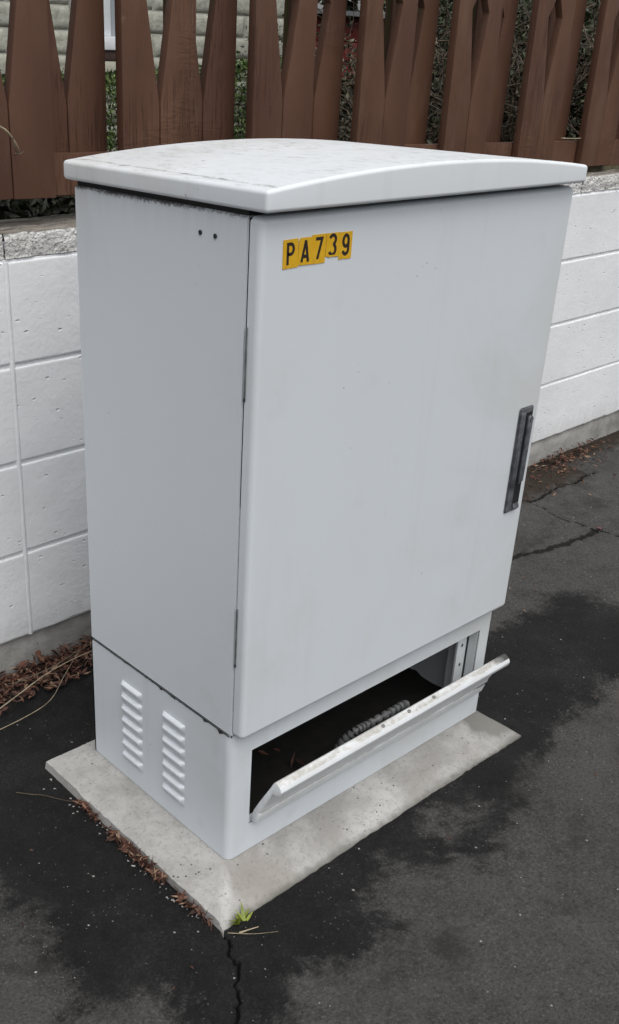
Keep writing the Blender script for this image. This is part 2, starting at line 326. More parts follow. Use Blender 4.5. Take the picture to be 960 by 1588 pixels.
def asphalt_mat():
    t = NT('asphalt'); 
    a = t.noise(2.3, 5, .6); agg = t.vor(330, out='Color'); ad = t.vor(330); f = t.noise(520, 3, .6); m = t.noise(26, 5, .65)
    agl = t.n.new('ShaderNodeSeparateColor'); t.L(agg, agl.inputs[0])
    dry = t.mix(t.ramp(a, .3, .7), (.088, .085, .081), (.064, .062, .060)); dry = t.mix(t.ramp(m, .42, .72, 0, .6), dry, (.042, .040, .038))
    dry = t.mix(t.ramp(agl.outputs[0], .72, 1, 0, .3), dry, (.125, .12, .115)); gr_ = t.noise(190, 5, .78); dry = t.mix(t.ramp(gr_, .50, .66, 0, .75), dry, (.022, .021, .021)); dry = t.mix(t.ramp(gr_, .34, .46, .55, 0), dry, (.17, .165, .157))
    dirt = t.noise(5.5, 6, .68, t.map(loc=(7.7, 2, 0))); dry = t.mix(t.ramp(dirt, .50, .70, 0, .75), dry, (.028, .027, .023))
    wetc = t.mix(t.ramp(m, .35, .7), (.0115, .0114, .0114), (.0062, .0062, .0064)); wetc = t.mix(t.ramp(agl.outputs[0], .80, 1, 0, .35), wetc, (.028, .028, .028)); wetc = t.mix(t.ramp(gr_, .33, .46, .55, 0), wetc, (.038, .038, .038))
    mo = t.noise(6.5, 7, .7, t.map(loc=(1.3, 8.1, 0))); wetc = t.mix(t.ramp(mo, .46, .66, 0, .8), wetc, t.mix(t.ramp(gr_, .36, .60), (.036, .0355, .035), (.011, .011, .011)))
    d = t.attr('wet'); w1 = t.noise(9, 8, .68); w2 = t.noise(70, 4, .6); w3 = t.noise(230, 3, .7)
    dd = t.math('ADD', d, t.math('ADD', t.math('MULTIPLY', t.math('SUBTRACT', w1, .5), .24), t.math('ADD', t.math('MULTIPLY', t.math('SUBTRACT', w2, .5), .08), t.math('MULTIPLY', t.math('SUBTRACT', w3, .5), .09))))
    wm = t.ramp(dd, -.036, .028); c = t.mix(wm, dry, wetc)
    so = t.attr('soil'); c = t.mix(t.ramp(t.math('ADD', so, t.math('MULTIPLY', t.math('SUBTRACT', m, .5), .9)), .35, .75), c, t.mix(m, (.05, .038, .028), (.022, .017, .013)))
    cr = t.attr('crack'); crn = t.math('ADD', cr, t.math('MULTIPLY', t.math('SUBTRACT', w2, .5), .5)); c = t.mix(t.ramp(crn, .42, .58, 0, .9), c, (.0045, .0043, .004))
    wh = t.vor(85); k = t.noise(3.5, 2); c = t.mix(t.math('MULTIPLY', t.ramp(wh, .06, .12, .8, 0), t.ramp(k, .42, .62)), c, (.24, .235, .22))
    h = t.math('ADD', t.math('MULTIPLY', ad, -.9), t.math('MULTIPLY', m, .6))
    rough = t.math('SUBTRACT', .92, t.math('MULTIPLY', wm, .14))
    return t.out(c, rough, t.bump(t.math('ADD', h, t.math('MULTIPLY', gr_, -2.0)), .85, .0045), .22)
M['asphalt'] = asphalt_mat()

# ------------------------------------------------------------------ ground
ZG = -.025
WY, YAW, Z0, VJ = .7354, .0159, .0692, .0703
def seg_d(px, py, a, b):
    ax, ay = a; bx, by = b; dx, dy = bx-ax, by-ay; L2 = dx*dx+dy*dy
    q = max(0, min(1, ((px-ax)*dx+(py-ay)*dy)/L2)) if L2 else 0
    return math.hypot(px-ax-q*dx, py-ay-q*dy)
def poly_sd(px, py, P):
    d = 9; ins = False; n = len(P)
    for i in range(n):
        a, b = P[i], P[(i+1) % n]; d = min(d, seg_d(px, py, a, b))
        if (a[1] > py) != (b[1] > py) and px < (b[0]-a[0])*(py-a[1])/(b[1]-a[1])+a[0]: ins = not ins
    return d if ins else -d
WET = [(-.8,.76),(-.8,.34),(-.45,.30),(-.291,.245),(-.299,.168),(-.293,.119),(-.309,.065),(-.316,.008),(-.346,-.056),(-.30,-.10),(-.255,-.10),(-.235,-.17),(-.24,-.30),(-.17,-.32),(-.144,-.255),
       (-.09,-.235),(-.041,-.25),(.03,-.265),(.125,-.25),(.134,-.195),(.226,-.157),(.307,-.204),(.364,-.26),(.444,-.254),(.558,-.189),(.621,-.13),(.689,-.145),(.816,-.138),(.911,-.095),(1.082,-.103),
       (1.5,-.12),(1.75,-.02),(1.36,.052),(1.375,.091),(1.365,.171),(1.303,.198),(1.122,.19),(1.0,.19),(.85,.27),(.7,.5),(.6,.76)]
DRYSPOTS = [(.42,-.165,.04),(-.02,-.17,.0)]
CRACKS = [([(-.088,-.093),(-.097,-.117),(-.108,-.132),(-.106,-.147),(-.125,-.165),(-.136,-.176),(-.147,-.198),(-.158,-.209),(-.182,-.23),(-.19,-.27),(-.23,-.33)], .0023),
          ([(1.70,.70),(1.784,.614),(1.782,.553),(1.762,.462),(1.771,.413),(1.776,.363),(1.782,.335),(1.79,.29),(1.83,.16),(1.80,.02),(1.86,-.2)], .0048),
          ([(1.784,.60),(1.86,.60),(1.95,.615),(2.05,.60),(2.2,.62)], .0048),
          ([(1.30,.425),(1.439,.407),(1.518,.382),(1.6,.371),(1.684,.36),(1.768,.358)], .015)]
CR2 = []
for P, w in CRACKS:
    Q = []
    for a, b in zip(P, P[1:]):
        n = max(1, int(math.dist(a, b) / .006))
        for i in range(n):
            q = i / n; x = a[0]+(b[0]-a[0])*q; y = a[1]+(b[1]-a[1])*q
            Q.append((x + .011*fbm(x*45, y*45, 3), y + .011*fbm(x*45, y*45, 9)))
    Q.append(P[-1]); CR2.append((Q, w, min(p[0] for p in Q)-.05, max(p[0] for p in Q)+.05, min(p[1] for p in Q)-.05, max(p[1] for p in Q)+.05))
def axis(a, b, s, a2, s2, b2, far):
    L = [a]
    while L[-1] < b: L.append(L[-1] + s)
    while L[-1] < b2: L.append(L[-1] + s2)
    g = s2
    while L[-1] < far: g *= 1.7; L.append(L[-1] + g)
    Lo = []; c = a
    while c > a2: c -= s2; Lo.append(c)
    g = s2
    while c > -far: g *= 1.7; c -= g; Lo.append(c)
    return Lo[::-1] + L
xs = axis(-.46, 1.0, .0055, -.7, .011, 2.75, 400); ys = axis(-.62, .76, .0065, -.8, .02, .8, 400)
def refine(L, a, b):
    out = [L[0]]
    for p, q in zip(L, L[1:]):
        if p > a and q < b: out.append((p+q)/2)
        out.append(q)
    return out
xs = refine(xs, -.24, -.08); ys = refine(refine(ys, -.33, -.09), -.33, -.09); xs = refine(xs, -.24, -.08)
nx, ny = len(xs), len(ys); V = []; wet = []; crk = []; soil = []
for y in ys:
    for x in xs:
        near = -.9 < x < 2.9 and -1 < y < .85
        z = ZG; w = -.5; c = 0.; s = 0.
        if near:
            z += .0035 * fbm(x*2.2, y*2.2, 1.5, 3)
            w = max(-.5, min(.3, poly_sd(x, y, WET)))
            for sx, sy, r in DRYSPOTS: 
                if r: w = min(w, math.hypot((x-sx)*.7, y-sy) - r)
            for Q, cw, x0, x1, y0, y1 in CR2:
                if x0 < x < x1 and y0 < y < y1:
                    d = min(seg_d(x, y, a, b) for a, b in zip(Q, Q[1:])); ww = cw * (1 + .5*fbm(x*30, y*30, 4))
                    c = max(c, (.62 if cw > .012 else 1) * (1 - max(0, min(1, (d - ww*.4) / (ww*1.0)))))
            z -= .011 * c
            dw = (WY + YAW*x) - y; s = max(0, 1 - dw / (.14 + .05*fbm(x*4, 3., 2)))
            if 1.75 < x < 2.15: s = max(s, .9 - (dw-.1)/.16 if dw > .1 else 1)
            z += .012 * max(0, min(1, s))
            e = max(-.1-x, x-.73, -.1-y, y-.44)      # asphalt laid slightly up against the pad
        V.append((x, y, z)); wet.append(w); crk.append(c); soil.append(max(0, min(1, s)))
F = [(j*nx+i, j*nx+i+1, (j+1)*nx+i+1, (j+1)*nx+i) for j in range(ny-1) for i in range(nx-1)]
me = mesh_data('ground', V, F, M['asphalt']); me.shade_smooth()
for nm, dat in (('wet', wet), ('crack', crk), ('soil', soil)):
    a = me.attributes.new(nm, 'FLOAT', 'POINT'); a.data.foreach_set('value', dat)
tag(obj('ground', me), 'dark damp asphalt footpath with dry grey patches and cracks', kind='structure')
# raised garden behind the wall
V = []; F = []; gx = [-6 + .25*i for i in range(90)]; gy = [.94 + .25*i for i in range(60)]
for y in gy:
    for x in gx: V.append((x, y, (.875 if y < 1.3 else .875-.14*min(1, (y-1.3)/1.2)) + .03*fbm(x*1.1, y*1.1, 5)))
n = len(gx); F = [(j*n+i, j*n+i+1, (j+1)*n+i+1, (j+1)*n+i) for j in range(len(gy)-1) for i in range(n-1)]
me = mesh_data('garden_soil', V, F, M['soil']); me.shade_smooth(); tag(obj('garden_soil', me), 'dark raised garden soil behind the fence', kind='structure')

# ------------------------------------------------------------------ concrete pad
W_, D_, HP, HB, TD = .6949, .3887, .2532, 1.0368, .0229
def make_pad():
    inner = (.01, W_-.01, .01, D_-.01); outer = (-.088, .718, -.091, .428)
    N = (70, 48)
    def ring(r):
        x0, x1, y0, y1 = r; P = []
        for i in range(N[0]): P.append((x0+(x1-x0)*i/N[0], y0))
        for i in range(N[1]): P.append((x1, y0+(y1-y0)*i/N[1]))
        for i in range(N[0]): P.append((x1-(x1-x0)*i/N[0], y1))
        for i in range(N[1]): P.append((x0, y1-(y1-y0)*i/N[1]))
        return P
    I = ring(inner); O = ring(outer); n = len(I); V = []; F = []
    ks = [0, .12, .25, .4, .55, .7, .82, .92, 1.0]
    for k in ks:
        for (a, b), (c, d) in zip(I, O):
            x = a+(c-a)*k; y = b+(d-b)*k
            front = d < -.09; right = c > .70
            drop = .026 if front else .025 if right else .011
            ed = .0018*fbm(x*9, y*9, 2)+.0022*fbm(x*70, y*70, 1) if k > .9 else 0
            z = -.0012 - max(0, k-.12) ** 1.25 * drop + (.0010*fbm(x*22, y*22, 7) if k > .2 else 0)
            V.append((x+ed, y+ed*(.5 if not front else 1), z))
    for (c, d) in O: V.append((c + (.003 if c > .3 else -.003), d + (.003 if d > .2 else -.003), ZG-.012))
    for r in range(len(ks)):
        for i in range(n): F.append((r*n+i, (r+1)*n+i, (r+1)*n+(i+1) % n, r*n+(i+1) % n))
    F.append(tuple(range(n)))
    me = mesh_data('concrete_pad', V, F, M['pad'], 45)
    bm = bmesh.new(); bm.from_mesh(me); bmesh.ops.recalc_face_normals(bm, faces=bm.faces); bm.to_mesh(me); bm.free()
    return tag(obj('concrete_pad', me), 'low stained concrete pad with sloping edges under the grey cabinet', 'concrete slab')
make_pad()

# ------------------------------------------------------------------ utility cabinet
cab = empty('utility_cabinet'); tag(cab, 'light grey metal utility cabinet with one door and an open vent at its base', 'cabinet')
# plinth : folded sheet with an opening in the front
OX0, OX1, OZ0, OZ1 = .046, .655, .055, .208
r = .013; path = [(0, D_), (0, r+.002), (0, r)]
for i in range(1, 6): q = i/6*math.pi/2; path.append((r - r*math.cos(q), r - r*math.sin(q)))
path += [(r, 0), (r+.002, 0), (OX0, 0), (OX1, 0), (W_-r-.002, 0), (W_-r, 0)]
for i in range(1, 6): q = i/6*math.pi/2; path.append((W_-r + r*math.sin(q), r - r*math.cos(q)))
path += [(W_, r), (W_, r+.002), (W_, D_), (0, D_)]
zs = [0, OZ0, OZ1, HP-.0008]; V = [(x, y, z) for z in zs for x, y in path]; n = len(path)
F = [(j*n+i, j*n+i+1, (j+1)*n+i+1, (j+1)*n+i) for j in range(3) for i in range(n-1) if not (j == 1 and path[i] == (OX0, 0))]
me = mesh_data('plinth', V, F, M['cab'], 35)
o = obj('plinth', me, cab); md = o.modifiers.new('thickness', 'SOLIDIFY'); md.thickness = .0035; md.offset = -1; wnorm(o)
# returned flange round the opening, and the post inside it
lip = bmesh.new()
for a in ((OX0-.0015, OX0+.0015, .004, .022, OZ0, OZ1), (OX1-.0015, OX1+.0015, .004, .022, OZ0, OZ1), (OX0+.0016, OX1-.0016, .004, .016, OZ1-.0015, OZ1+.0015), (OX0+.0016, OX1-.0016, .004, .016, OZ0-.0015, OZ0+.0015)): bm_box(lip, *a)
obj('opening_flange', from_bm('opening_flange', lip, M['cab']), cab)
br = extrude_poly('bracket', [(.622,.024),(.650,.024),(.650,.06),(.646,.06),(.646,.028),(.622,.028)], .004, .24, 'z', M['cab'])
br = obj('bracket', br, cab)
for z in (.120, .165): obj('slot', box_me('slot', .634, .6385, .0232, .0239, z, z+.006, M['handle_dark']), br)
# plinth louvres
def louvre_me():
    V = []; F = []; nu = 14; L, H = .0585, .0215
    prof = [(0, 1.0), (-.0032, .95), (-.0062, .86), (-.0072, .76), (-.0066, .64), (-.0046, .42), (-.0022, .2), (.0004, 0)]
    for j, (px_, q) in enumerate(prof):
        for i in range(nu+1):
            u = i / nu; e = min(1, min(u, 1-u) / .11); e = math.sqrt(max(0, 1-(1-e)**2))
            V.append((px_*e + .0003*(1-e), (u-.5)*L, H*q))
    for j in range(len(prof)-1):
        for i in range(nu): a = j*(nu+1)+i; F.append((a, a+nu+1, a+nu+2, a+1))
    return mesh_data('louvre', V, F, M['cab'], 50)
lm = louvre_me()
for y in (.2635, .1440):
    for k in range(7): obj('louvre', lm, cab, (-.0004, y, .2075 - .0215 - .0253*k + .004))
# body
body = bmesh.new(); bm_box(body, 0, W_, 0, D_, HP+.0008, HB); bmesh.ops.bevel(body, geom=list(body.edges), offset=.0022, segments=2, affect='EDGES')
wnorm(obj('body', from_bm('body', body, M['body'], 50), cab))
obj('gasket', box_me('gasket', .004, W_-.004, .004, D_-.004, HB-.001, HB+.012, M['gasket']), cab)
obj('base_seal', box_me('base_seal', .003, W_-.003, .003, D_-.003, HP-.0035, HP+.0035, M['gasket']), cab)
# ragged black sealant squeezed from the side seam
V = []; F = []; N = 180
for i in range(N+1):
    y = .004 + (D_-.008)*i/N; a = fbm(y*70, 2.2, 0, 5); b = fbm(y*11, 7., 0, 3)
    lo = max(.0003, .0005 + .017*max(0, a-.10) * max(.05, .3+2.0*b)); V += [(-.0006, y, HP+.0004), (-.0006, y, HP-.0006-lo)]
F = [(2*i, 2*i+1, 2*i+3, 2*i+2) for i in range(N)]
me = mesh_data('sealant', V, F, M['gasket']); o = obj('sealant', me, cab); md = o.modifiers.new('t', 'SOLIDIFY'); md.thickness = .0008; md.offset = 0
# lid : arched top, straight rim
LX0, LX1, LY0, LY1, LZ, LH = -.0085, .6935, -.041, .4053, 1.0441, .0266
lx = [LX0 + (LX1-LX0)*i/32 for i in range(33)]; cx_ = (LX0+LX1)/2; hw = (LX1-LX0)/2
arc = lambda x: LZ + LH + .0200*(1-((x-cx_)/hw)**2)
bm = bmesh.new(); A = []; B = []; C_ = []; Dn = []
for x in lx:
    A.append(bm.verts.new((x, LY0, LZ))); B.append(bm.verts.new((x, LY0, arc(x)))); C_.append(bm.verts.new((x, LY1, arc(x)))); Dn.append(bm.verts.new((x, LY1, LZ)))
for i in range(32):
    bm.faces.new((A[i], A[i+1], B[i+1], B[i])); bm.faces.new((B[i], B[i+1], C_[i+1], C_[i])); bm.faces.new((C_[i], C_[i+1], Dn[i+1], Dn[i])); bm.faces.new((Dn[i], Dn[i+1], A[i+1], A[i]))
bm.faces.new((A[0], B[0], C_[0], Dn[0])); bm.faces.new((Dn[32], C_[32], B[32], A[32]))
bmesh.ops.recalc_face_normals(bm, faces=bm.faces)
sharp = [e for e in bm.edges if e.calc_face_angle(0) > R(45)]
bmesh.ops.bevel(bm, geom=sharp, offset=.0055, segments=3, affect='EDGES', profile=.5)
wnorm(obj('lid', from_bm('lid', bm, M['lid'], 40), cab))
# door
bm = bmesh.new(); bm_box(bm, .0008, W_+.0005, -TD, -.0022, .2574, HB+.0005)
ed = [e for e in bm.edges if abs(e.verts[0].co.y+TD) < 1e-4 and abs(e.verts[1].co.y+TD) < 1e-4]
vert = [e for e in bm.edges if abs(e.verts[0].co.x-e.verts[1].co.x) < 1e-5 and abs(e.verts[0].co.z-e.verts[1].co.z) < 1e-5]
bmesh.ops.bevel(bm, geom=vert+ed, offset=.009, segments=4, affect='EDGES', profile=.5)
door = wnorm(obj('door', from_bm('door', bm, M['door'], 60), cab))
for z0, z1 in ((.806, .900), (.391, .486)):
    h = obj('hinge', tube('hinge', [(-.0006, -.0035, z0), (-.0006, -.0035, z1)], .0013, M['hinge'], 10), cab)
    obj('hinge_pin', tube('hinge_pin', [(-.0008, -.0035, z0-.005), (-.0008, -.0035, z0-.0005)], .0014, M['gasket'], 8), h)
for y, z in ((.092, 1.006), (.062, 1.005)):
    bm = bmesh.new(); bmesh.ops.create_cone(bm, segments=12, radius1=.0034, radius2=.0026, depth=.0016, cap_ends=True)
    bmesh.ops.rotate(bm, verts=bm.verts, cent=(0, 0, 0), matrix=Matrix.Rotation(R(90), 3, 'Y'))
    obj('screw', from_bm('screw', bm, M['gasket']), cab, (-.0004, y, z))
obj('door_gap_shade', box_me('door_gap_shade', .0022, W_-.002, -.0030, .0012, .262, HB-.002, M['gasket']), cab)  # black strip added in the door gap, standing in for the seam's shade
# handle
hx0, hx1, hz0, hz1 = .6325, .6735, .4725, .6730; yf = -TD
pl = bmesh.new()
bm_box(pl, hx0, hx1, yf-.0035, yf+.001, hz0, hz1)
bmesh.ops.bevel(pl, geom=list(pl.edges), offset=.0022, segments=2, affect='EDGES')
hd = obj('handle', from_bm('handle', pl, M['handle'], 40), cab)
obj('handle_recess', box_me('handle_recess', .6515, .6700, yf-.0042, yf-.0030, .482, .662, M['handle_dark']), hd)
pts = [(.6560, .527), (.6690, .5315), (.6697, .648)] + [(.6630+.0067*math.cos(q), .650+.0067*math.sin(q)) for q in [i*math.pi/8 for i in range(1, 8)]] + [(.6563, .648)]
obj('lever', extrude_poly('lever', pts, yf-.0080, yf-.0040, 'y', M['handle'], .0012), hd)
bm = bmesh.new(); bmesh.ops.create_cone(bm, segments=16, radius1=.0048, radius2=.0044, depth=.002, cap_ends=True); bmesh.ops.rotate(bm, verts=bm.verts, cent=(0, 0, 0), matrix=Matrix.Rotation(R(90), 3, 'X'))
obj('lock', from_bm('lock', bm, M['handle'], 40), hd, (.6630, yf-.0085, .650))
obj('handle_ramp', extrude_poly('handle_ramp', [(yf-.0040, .4745), (yf-.0075, .4800), (yf-.0040, .4890)], .6525, .6695, 'x', M['handle'], 0), hd)
obj('handle_rib', box_me('handle_rib', .6350, .6490, yf-.0055, yf-.0034, .5245, .664, M['handle'], .001), hd)
# number stickers, each a thin sheet with its printed character
def stroke(pts, w, closed=False):
    pts = [Vector((*p, 0)) for p in pts]; n = len(pts); V = []; F = []
    for i, p in enumerate(pts):
        a = pts[i-1] if (i or closed) else p; b = pts[(i+1) % n] if (i < n-1 or closed) else p
        d1 = (p-a).normalized() if (p-a).length else (b-p).normalized(); d2 = (b-p).normalized() if (b-p).length else d1
        n1 = Vector((-d1.y, d1.x, 0)); n2 = Vector((-d2.y, d2.x, 0)); m = (n1+n2).normalized(); k = 1/max(.5, m.dot(n1))
        V += [p+m*w/2*k, p-m*w/2*k]
    for i in range(n if closed else n-1): j = (i+1) % n; F.append((2*i, 2*i+1, 2*j+1, 2*j))
    return V, F
def arcp(cx, cz, rx, rz, a0, a1, n=10): return [(cx+rx*math.cos(R(a0+(a1-a0)*i/n)), cz+rz*math.sin(R(a0+(a1-a0)*i/n))) for i in range(n+1)]
# glyphs in a box 1 wide x 2 high
GL = {'P': [[(.14, 0), (.14, 1.86), (.5, 1.86)] + arcp(.5, 1.40, .36, .46, 90, -90) + [(.14, .94)]],
      'A': [[(.08, 0), (.50, 1.96)], [(.50, 1.96), (.92, 0)], [(.22, .52), (.78, .52)]],
      '7': [[(.05, 1.86), (.88, 1.86), (.36, 0)]],
      '3': [arcp(.46, 1.46, .40, .42, 160, -62) + arcp(.46, .54, .42, .48, 62, -160)],
      '9': [arcp(.5, 1.36, .36, .52, 0, 360, 16), [(.86, 1.36), (.86, .6)] + arcp(.5, .55, .36, .43, 0, -165)]}
# (char, x0, x1, z0, z1, tilt, outline override)
ST = [('P', .0385, .0650, .9722, 1.0080, -1.2, None), ('A', .0655, .0895, .9740, 1.0082, 1.0, None), ('7', .0895, .1150, .9732, 1.0100, 0, None),
      ('3', .1155, .1405, .9790, 1.0098, 0, [(0, .35), (.30, 0), (.45, .12), (.85, -.02), (1, .02)]), ('9', .1410, .1650, .9742, 1.0092, 0, [(0, 0), (.4, .08), (.7, -.05), (1, .06)])]
for i, (ch, x0, x1, z0, z1, tilt, torn) in enumerate(ST):
    cx, cz = (x0+x1)/2, (z0+z1)/2; w, h = x1-x0, z1-z0
    bot = [(a*w - w/2, -h/2 + b*.006) for a, b in (torn or [(0, 0), (1, 0)])]
    pts = bot + [(w/2, h/2), (-w/2 + (.003 if ch == 'A' else 0), h/2), (-w/2, h/2 - (.004 if ch == 'A' else .0002))]
    me = extrude_poly('number_sticker', pts, -.0007, 0, 'y', M['sticker'], 0, 30)
    s = obj('number_sticker', me, cab, (cx, -TD-.0001-.0003*(i % 2), cz), (0, R(tilt), 0)); s['label'] = 'yellow sticker reading ' + ch + (' with its lower edge torn off' if ch == '3' else '')
    V = []; F = []; gh = .0275; gw = .0140
    for kk, st in enumerate(GL[ch]):
        v, f = stroke([(p[0]*gw/1.0, p[1]*gh/2) for p in st], (.0042 if ch in 'PA7' else .0044), closed=(ch == '9' and kk == 0)); b = len(V)
        V += [Vector((q.x - gw/2, -.0009 - .00005*kk, q.y - gh/2 + (.0012 if ch in '79' else 0.0004))) for q in v]; F += [tuple(q+b for q in ff) for ff in f]
    if ch == '3':                                        # lower edge of the digit went with the torn strip
        V = [Vector((v.x, v.y, max(v.z + .0002, -h/2 + .0030))) for v in V]
    obj('character', mesh_data('character', V, F, M['ink']), s)
# vent cover hinged open at the bottom of the opening
prof = [(.004, .060), (-.006, .0575), (-.0135, .0640), (-.0195, .0830), (-.0165, .0850), (-.0168, .0885), (-.0225, .0905), (-.0255, .1010), (-.0465, .1440), (-.0560, .1465), (-.0630, .1510), (-.0655, .1585), (-.0622, .1660), (-.0525, .1722), (-.0480, .1690), (-.0370, .1480), (-.0165, .1100), (-.004, .085)]
vc = extrude_poly('vent_cover', prof, .052, .672, 'x', M['flap'], .0009, 25)
vc = obj('vent_cover', vc, cab); vc['label'] = 'dirty vent cover tilted open out of the cabinet base'
for x in (.305, .375, .445):
    bm = bmesh.new(); bmesh.ops.create_uvsphere(bm, u_segments=10, v_segments=6, radius=.0034); bmesh.ops.scale(bm, vec=(1.3, 1, .55), verts=bm.verts)
    obj('rivet', from_bm('rivet', bm, M['rivet'], 60), vc, (x, -.0570, .1695), (R(30), 0, 0))

# things inside the base
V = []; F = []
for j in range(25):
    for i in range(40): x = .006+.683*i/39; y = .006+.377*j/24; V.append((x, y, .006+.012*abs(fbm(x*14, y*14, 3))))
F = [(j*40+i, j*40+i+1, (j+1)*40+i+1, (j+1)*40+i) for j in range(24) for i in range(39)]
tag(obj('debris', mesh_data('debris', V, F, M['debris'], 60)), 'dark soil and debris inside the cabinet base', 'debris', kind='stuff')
ctl = [(.292, .045, .012), (.302, .034, .075), (.322, .018, .1070), (.355, .016, .1090), (.420, .016, .1085), (.462, .018, .1060), (.487, .034, .075), (.496, .045, .012)]
def smooth_path(P, n):
    P = [Vector(p) for p in P]; out = []
    for i in range(n+1):
        t = i/n*(len(P)-1); k = min(int(t), len(P)-2); f = t-k; p0, p1, p2, p3 = P[max(k-1, 0)], P[k], P[k+1], P[min(k+2, len(P)-1)]
        out.append(.5*((2*p1)+(p2-p0)*f+(2*p0-5*p1+4*p2-p3)*f*f+(3*p1-p0-3*p2+p3)*f*f*f))
    return out
path = smooth_path(ctl, 224); rad = [.0078 if i % 9 < 5 else .0040 for i in range(225)]; sides = 12
tag(obj('corrugated_conduit', tube('corrugated_conduit', path, rad, M['conduit'], sides)), 'dark ribbed conduit inside the open cabinet base', 'conduit')

# ------------------------------------------------------------------ block wall
wall = empty('block_wall', (0, WY, 0), math.atan(YAW)); tag(wall, 'low white painted concrete block wall with rough cap behind the cabinet', 'wall')
XA = VJ - 4*.4; NB = 15
box('mortar', XA+.01, XA+NB*.4-.01, .0045, .185, Z0+.001, Z0+.8, M['wall'], wall)
def blk(name, L, H, gapx, gapz, seed=0, rag=.0007):
    n = 22; V = []; F = []; rb = random.Random(seed*31+int(L*1000))
    prof = [(.10, 0, 0), (.0026, 0, 1), (.0008, .0008, 1), (0, .0030, 1), (0, .0042, 0), (0, H/2-gapz, 0), (0, H-2*gapz-.0042, 0), (0, -.0030, 2), (.0008, -.0008, 2), (.0026, 0, 2), (.10, 0, 3)]
    for i in range(n+1):
        x = gapx + (L-2*gapx)*i/n; lo = rag*(fbm(x*30+seed*7, 1.3, 2)+rb.uniform(-.4, .4)); hi = .0007*(fbm(x*30+seed*7, 5.3, 8)+rb.uniform(-.4, .4))
        for y, dz, w in prof:
            z = gapz+dz+(lo if w == 1 else 0) if w in (0, 1) else H-gapz+dz+(hi if w == 2 else 0)
            V.append((x, y, z))
    m = len(prof)
    for i in range(n):
        for j in range(m-1): F.append((i*m+j, (i+1)*m+j, (i+1)*m+j+1, i*m+j+1))
    F.append(tuple(range(m))); F.append(tuple(range(n*m, n*m+m))[::-1])
    me = mesh_data(name, V, F, M['wall'], 40); bm = bmesh.new(); bm.from_mesh(me); bmesh.ops.recalc_face_normals(bm, faces=bm.faces); bm.to_mesh(me); bm.free(); return me
bme = [blk('block', .4, .2, 0, g, q) for q, g in enumerate((.0046, .0050, .0053, .0049))]
bml = [blk('block', .3945, .2, 0, g, q) for q, g in enumerate((.0046, .0052))]
bmb = [blk('block', .4, .2, 0, .0035, 9+q, .0028) for q in range(3)]; bmlb = [blk('block', .3945, .2, 0, .0035, 15, .0028)]
for k in range(4):
    for i in range(NB):
        b = obj('block', random.choice((bmlb if k == 0 else bml) if i in (3, 4) else (bmb if k == 0 else bme)), wall, (XA + i*.4 + (.0055 if i == 4 else 0), 0, Z0+.2*k))
obj('control_joint', tube('control_joint', [(VJ+.0006*math.sin(i*1.7), .0060, Z0+.002+.797*i/20) for i in range(21)], .0072, M['wall'], 10), wall)
def cap_me(seed):
    nu, nv = 44, 7; L = .3975; V = []; F = []
    rows = [(.0, 0.), (.002, .12), (0, .3), (0, .5), (0, .7), (.001, .88), (.004, 1.), (.03, 1.), (.08, 1.), (.16, 1.)]
    for (y, q) in rows:
        for i in range(nu+1):
            x = .001+L*i/nu; d = fbm(x*34+seed*9, q*3+seed, y*30, 5)
            V.append((x, y - .0035*d - (.002*fbm(x*9, seed*3., q*2) if y < .01 else 0), .0015 + .0445*q + (.0022*fbm(x*22+seed*5, y*22, 3) if q > .8 else 0)))
    n = nu+1
    for j in range(len(rows)-1):
        for i in range(nu): F.append((j*n+i, j*n+i+1, (j+1)*n+i+1, (j+1)*n+i))
    return mesh_data('cap_stone', V, F, M['cap'], 70)
cms = [cap_me(s) for s in range(5)]
for i in range(NB): obj('cap_stone', cms[(i*3) % 5], wall, (XA+i*.4, .001, Z0+.8))
def footing():
    V = []; F = []; n = 400; rows = [(.008, -.07), (.004, .0), (.0045, .3), (.006, .62), (.005, .80), (.0095, .93), (.011, 1.0)]
    for yy, q in rows:
        for i in range(n+1):
            x = XA+NB*.4*i/n; V.append((x, yy + .003*fbm(x*9, q*3, 2), (ZG-.03) + (Z0-.0015-(ZG-.03))*max(0, q) + (.008*fbm(x*12, 1., 8) if .7 < q < .95 else 0)))
    F = [(j*(n+1)+i, j*(n+1)+i+1, (j+1)*(n+1)+i+1, (j+1)*(n+1)+i) for j in range(len(rows)-1) for i in range(n)]
    return mesh_data('footing', V, F, M['footing'], 60)
obj('footing', footing(), wall)

# ------------------------------------------------------------------ fence of waisted palings on both faces of its rails
fence = empty('picket_fence', (0, WY+.06, 0), math.atan(YAW)); tag(fence, 'brown painted timber fence of waisted palings standing on the block wall', 'fence')
PW = .0925; TOP = 1.78
def paling_me(side, zb, mat, seed):
    rnd = random.Random(seed); j = lambda a=.003: rnd.uniform(-a, a)
    # inner edge at x=0 for side=+1 (board lies to +x), mirrored otherwise
    zb0 = zb + j(.006)
    inner = [(.0008+j(.0006), zb0), (.0008+j(.0006), 1.128+j(.004)), (.036+j(.002), 1.337+j(.005)), (.0010, 1.402+j(.005)), (.001, TOP)]
    pts = [(x*side, z) for x, z in inner] + [((PW)*side, TOP), ((PW+j(.001))*side, zb0+j(.003))]
    me = extrude_poly('paling', pts, 0, .022, 'y', mat, .0013, 30); return me
for k in range(-3, 12):
    xs_ = .481 + .35*k
    for side in (-1, 1):
        obj('paling', paling_me(side, .972-.016*xs_, M['fence'], k*2+side), fence, (xs_, random.uniform(-.0012, .0012), 0))
        obj('paling', paling_me(side, .972-.016*xs_, M['fence_back'], 300+k*2+side), fence, (xs_+.175, .071+random.uniform(-.001, .001), 0))
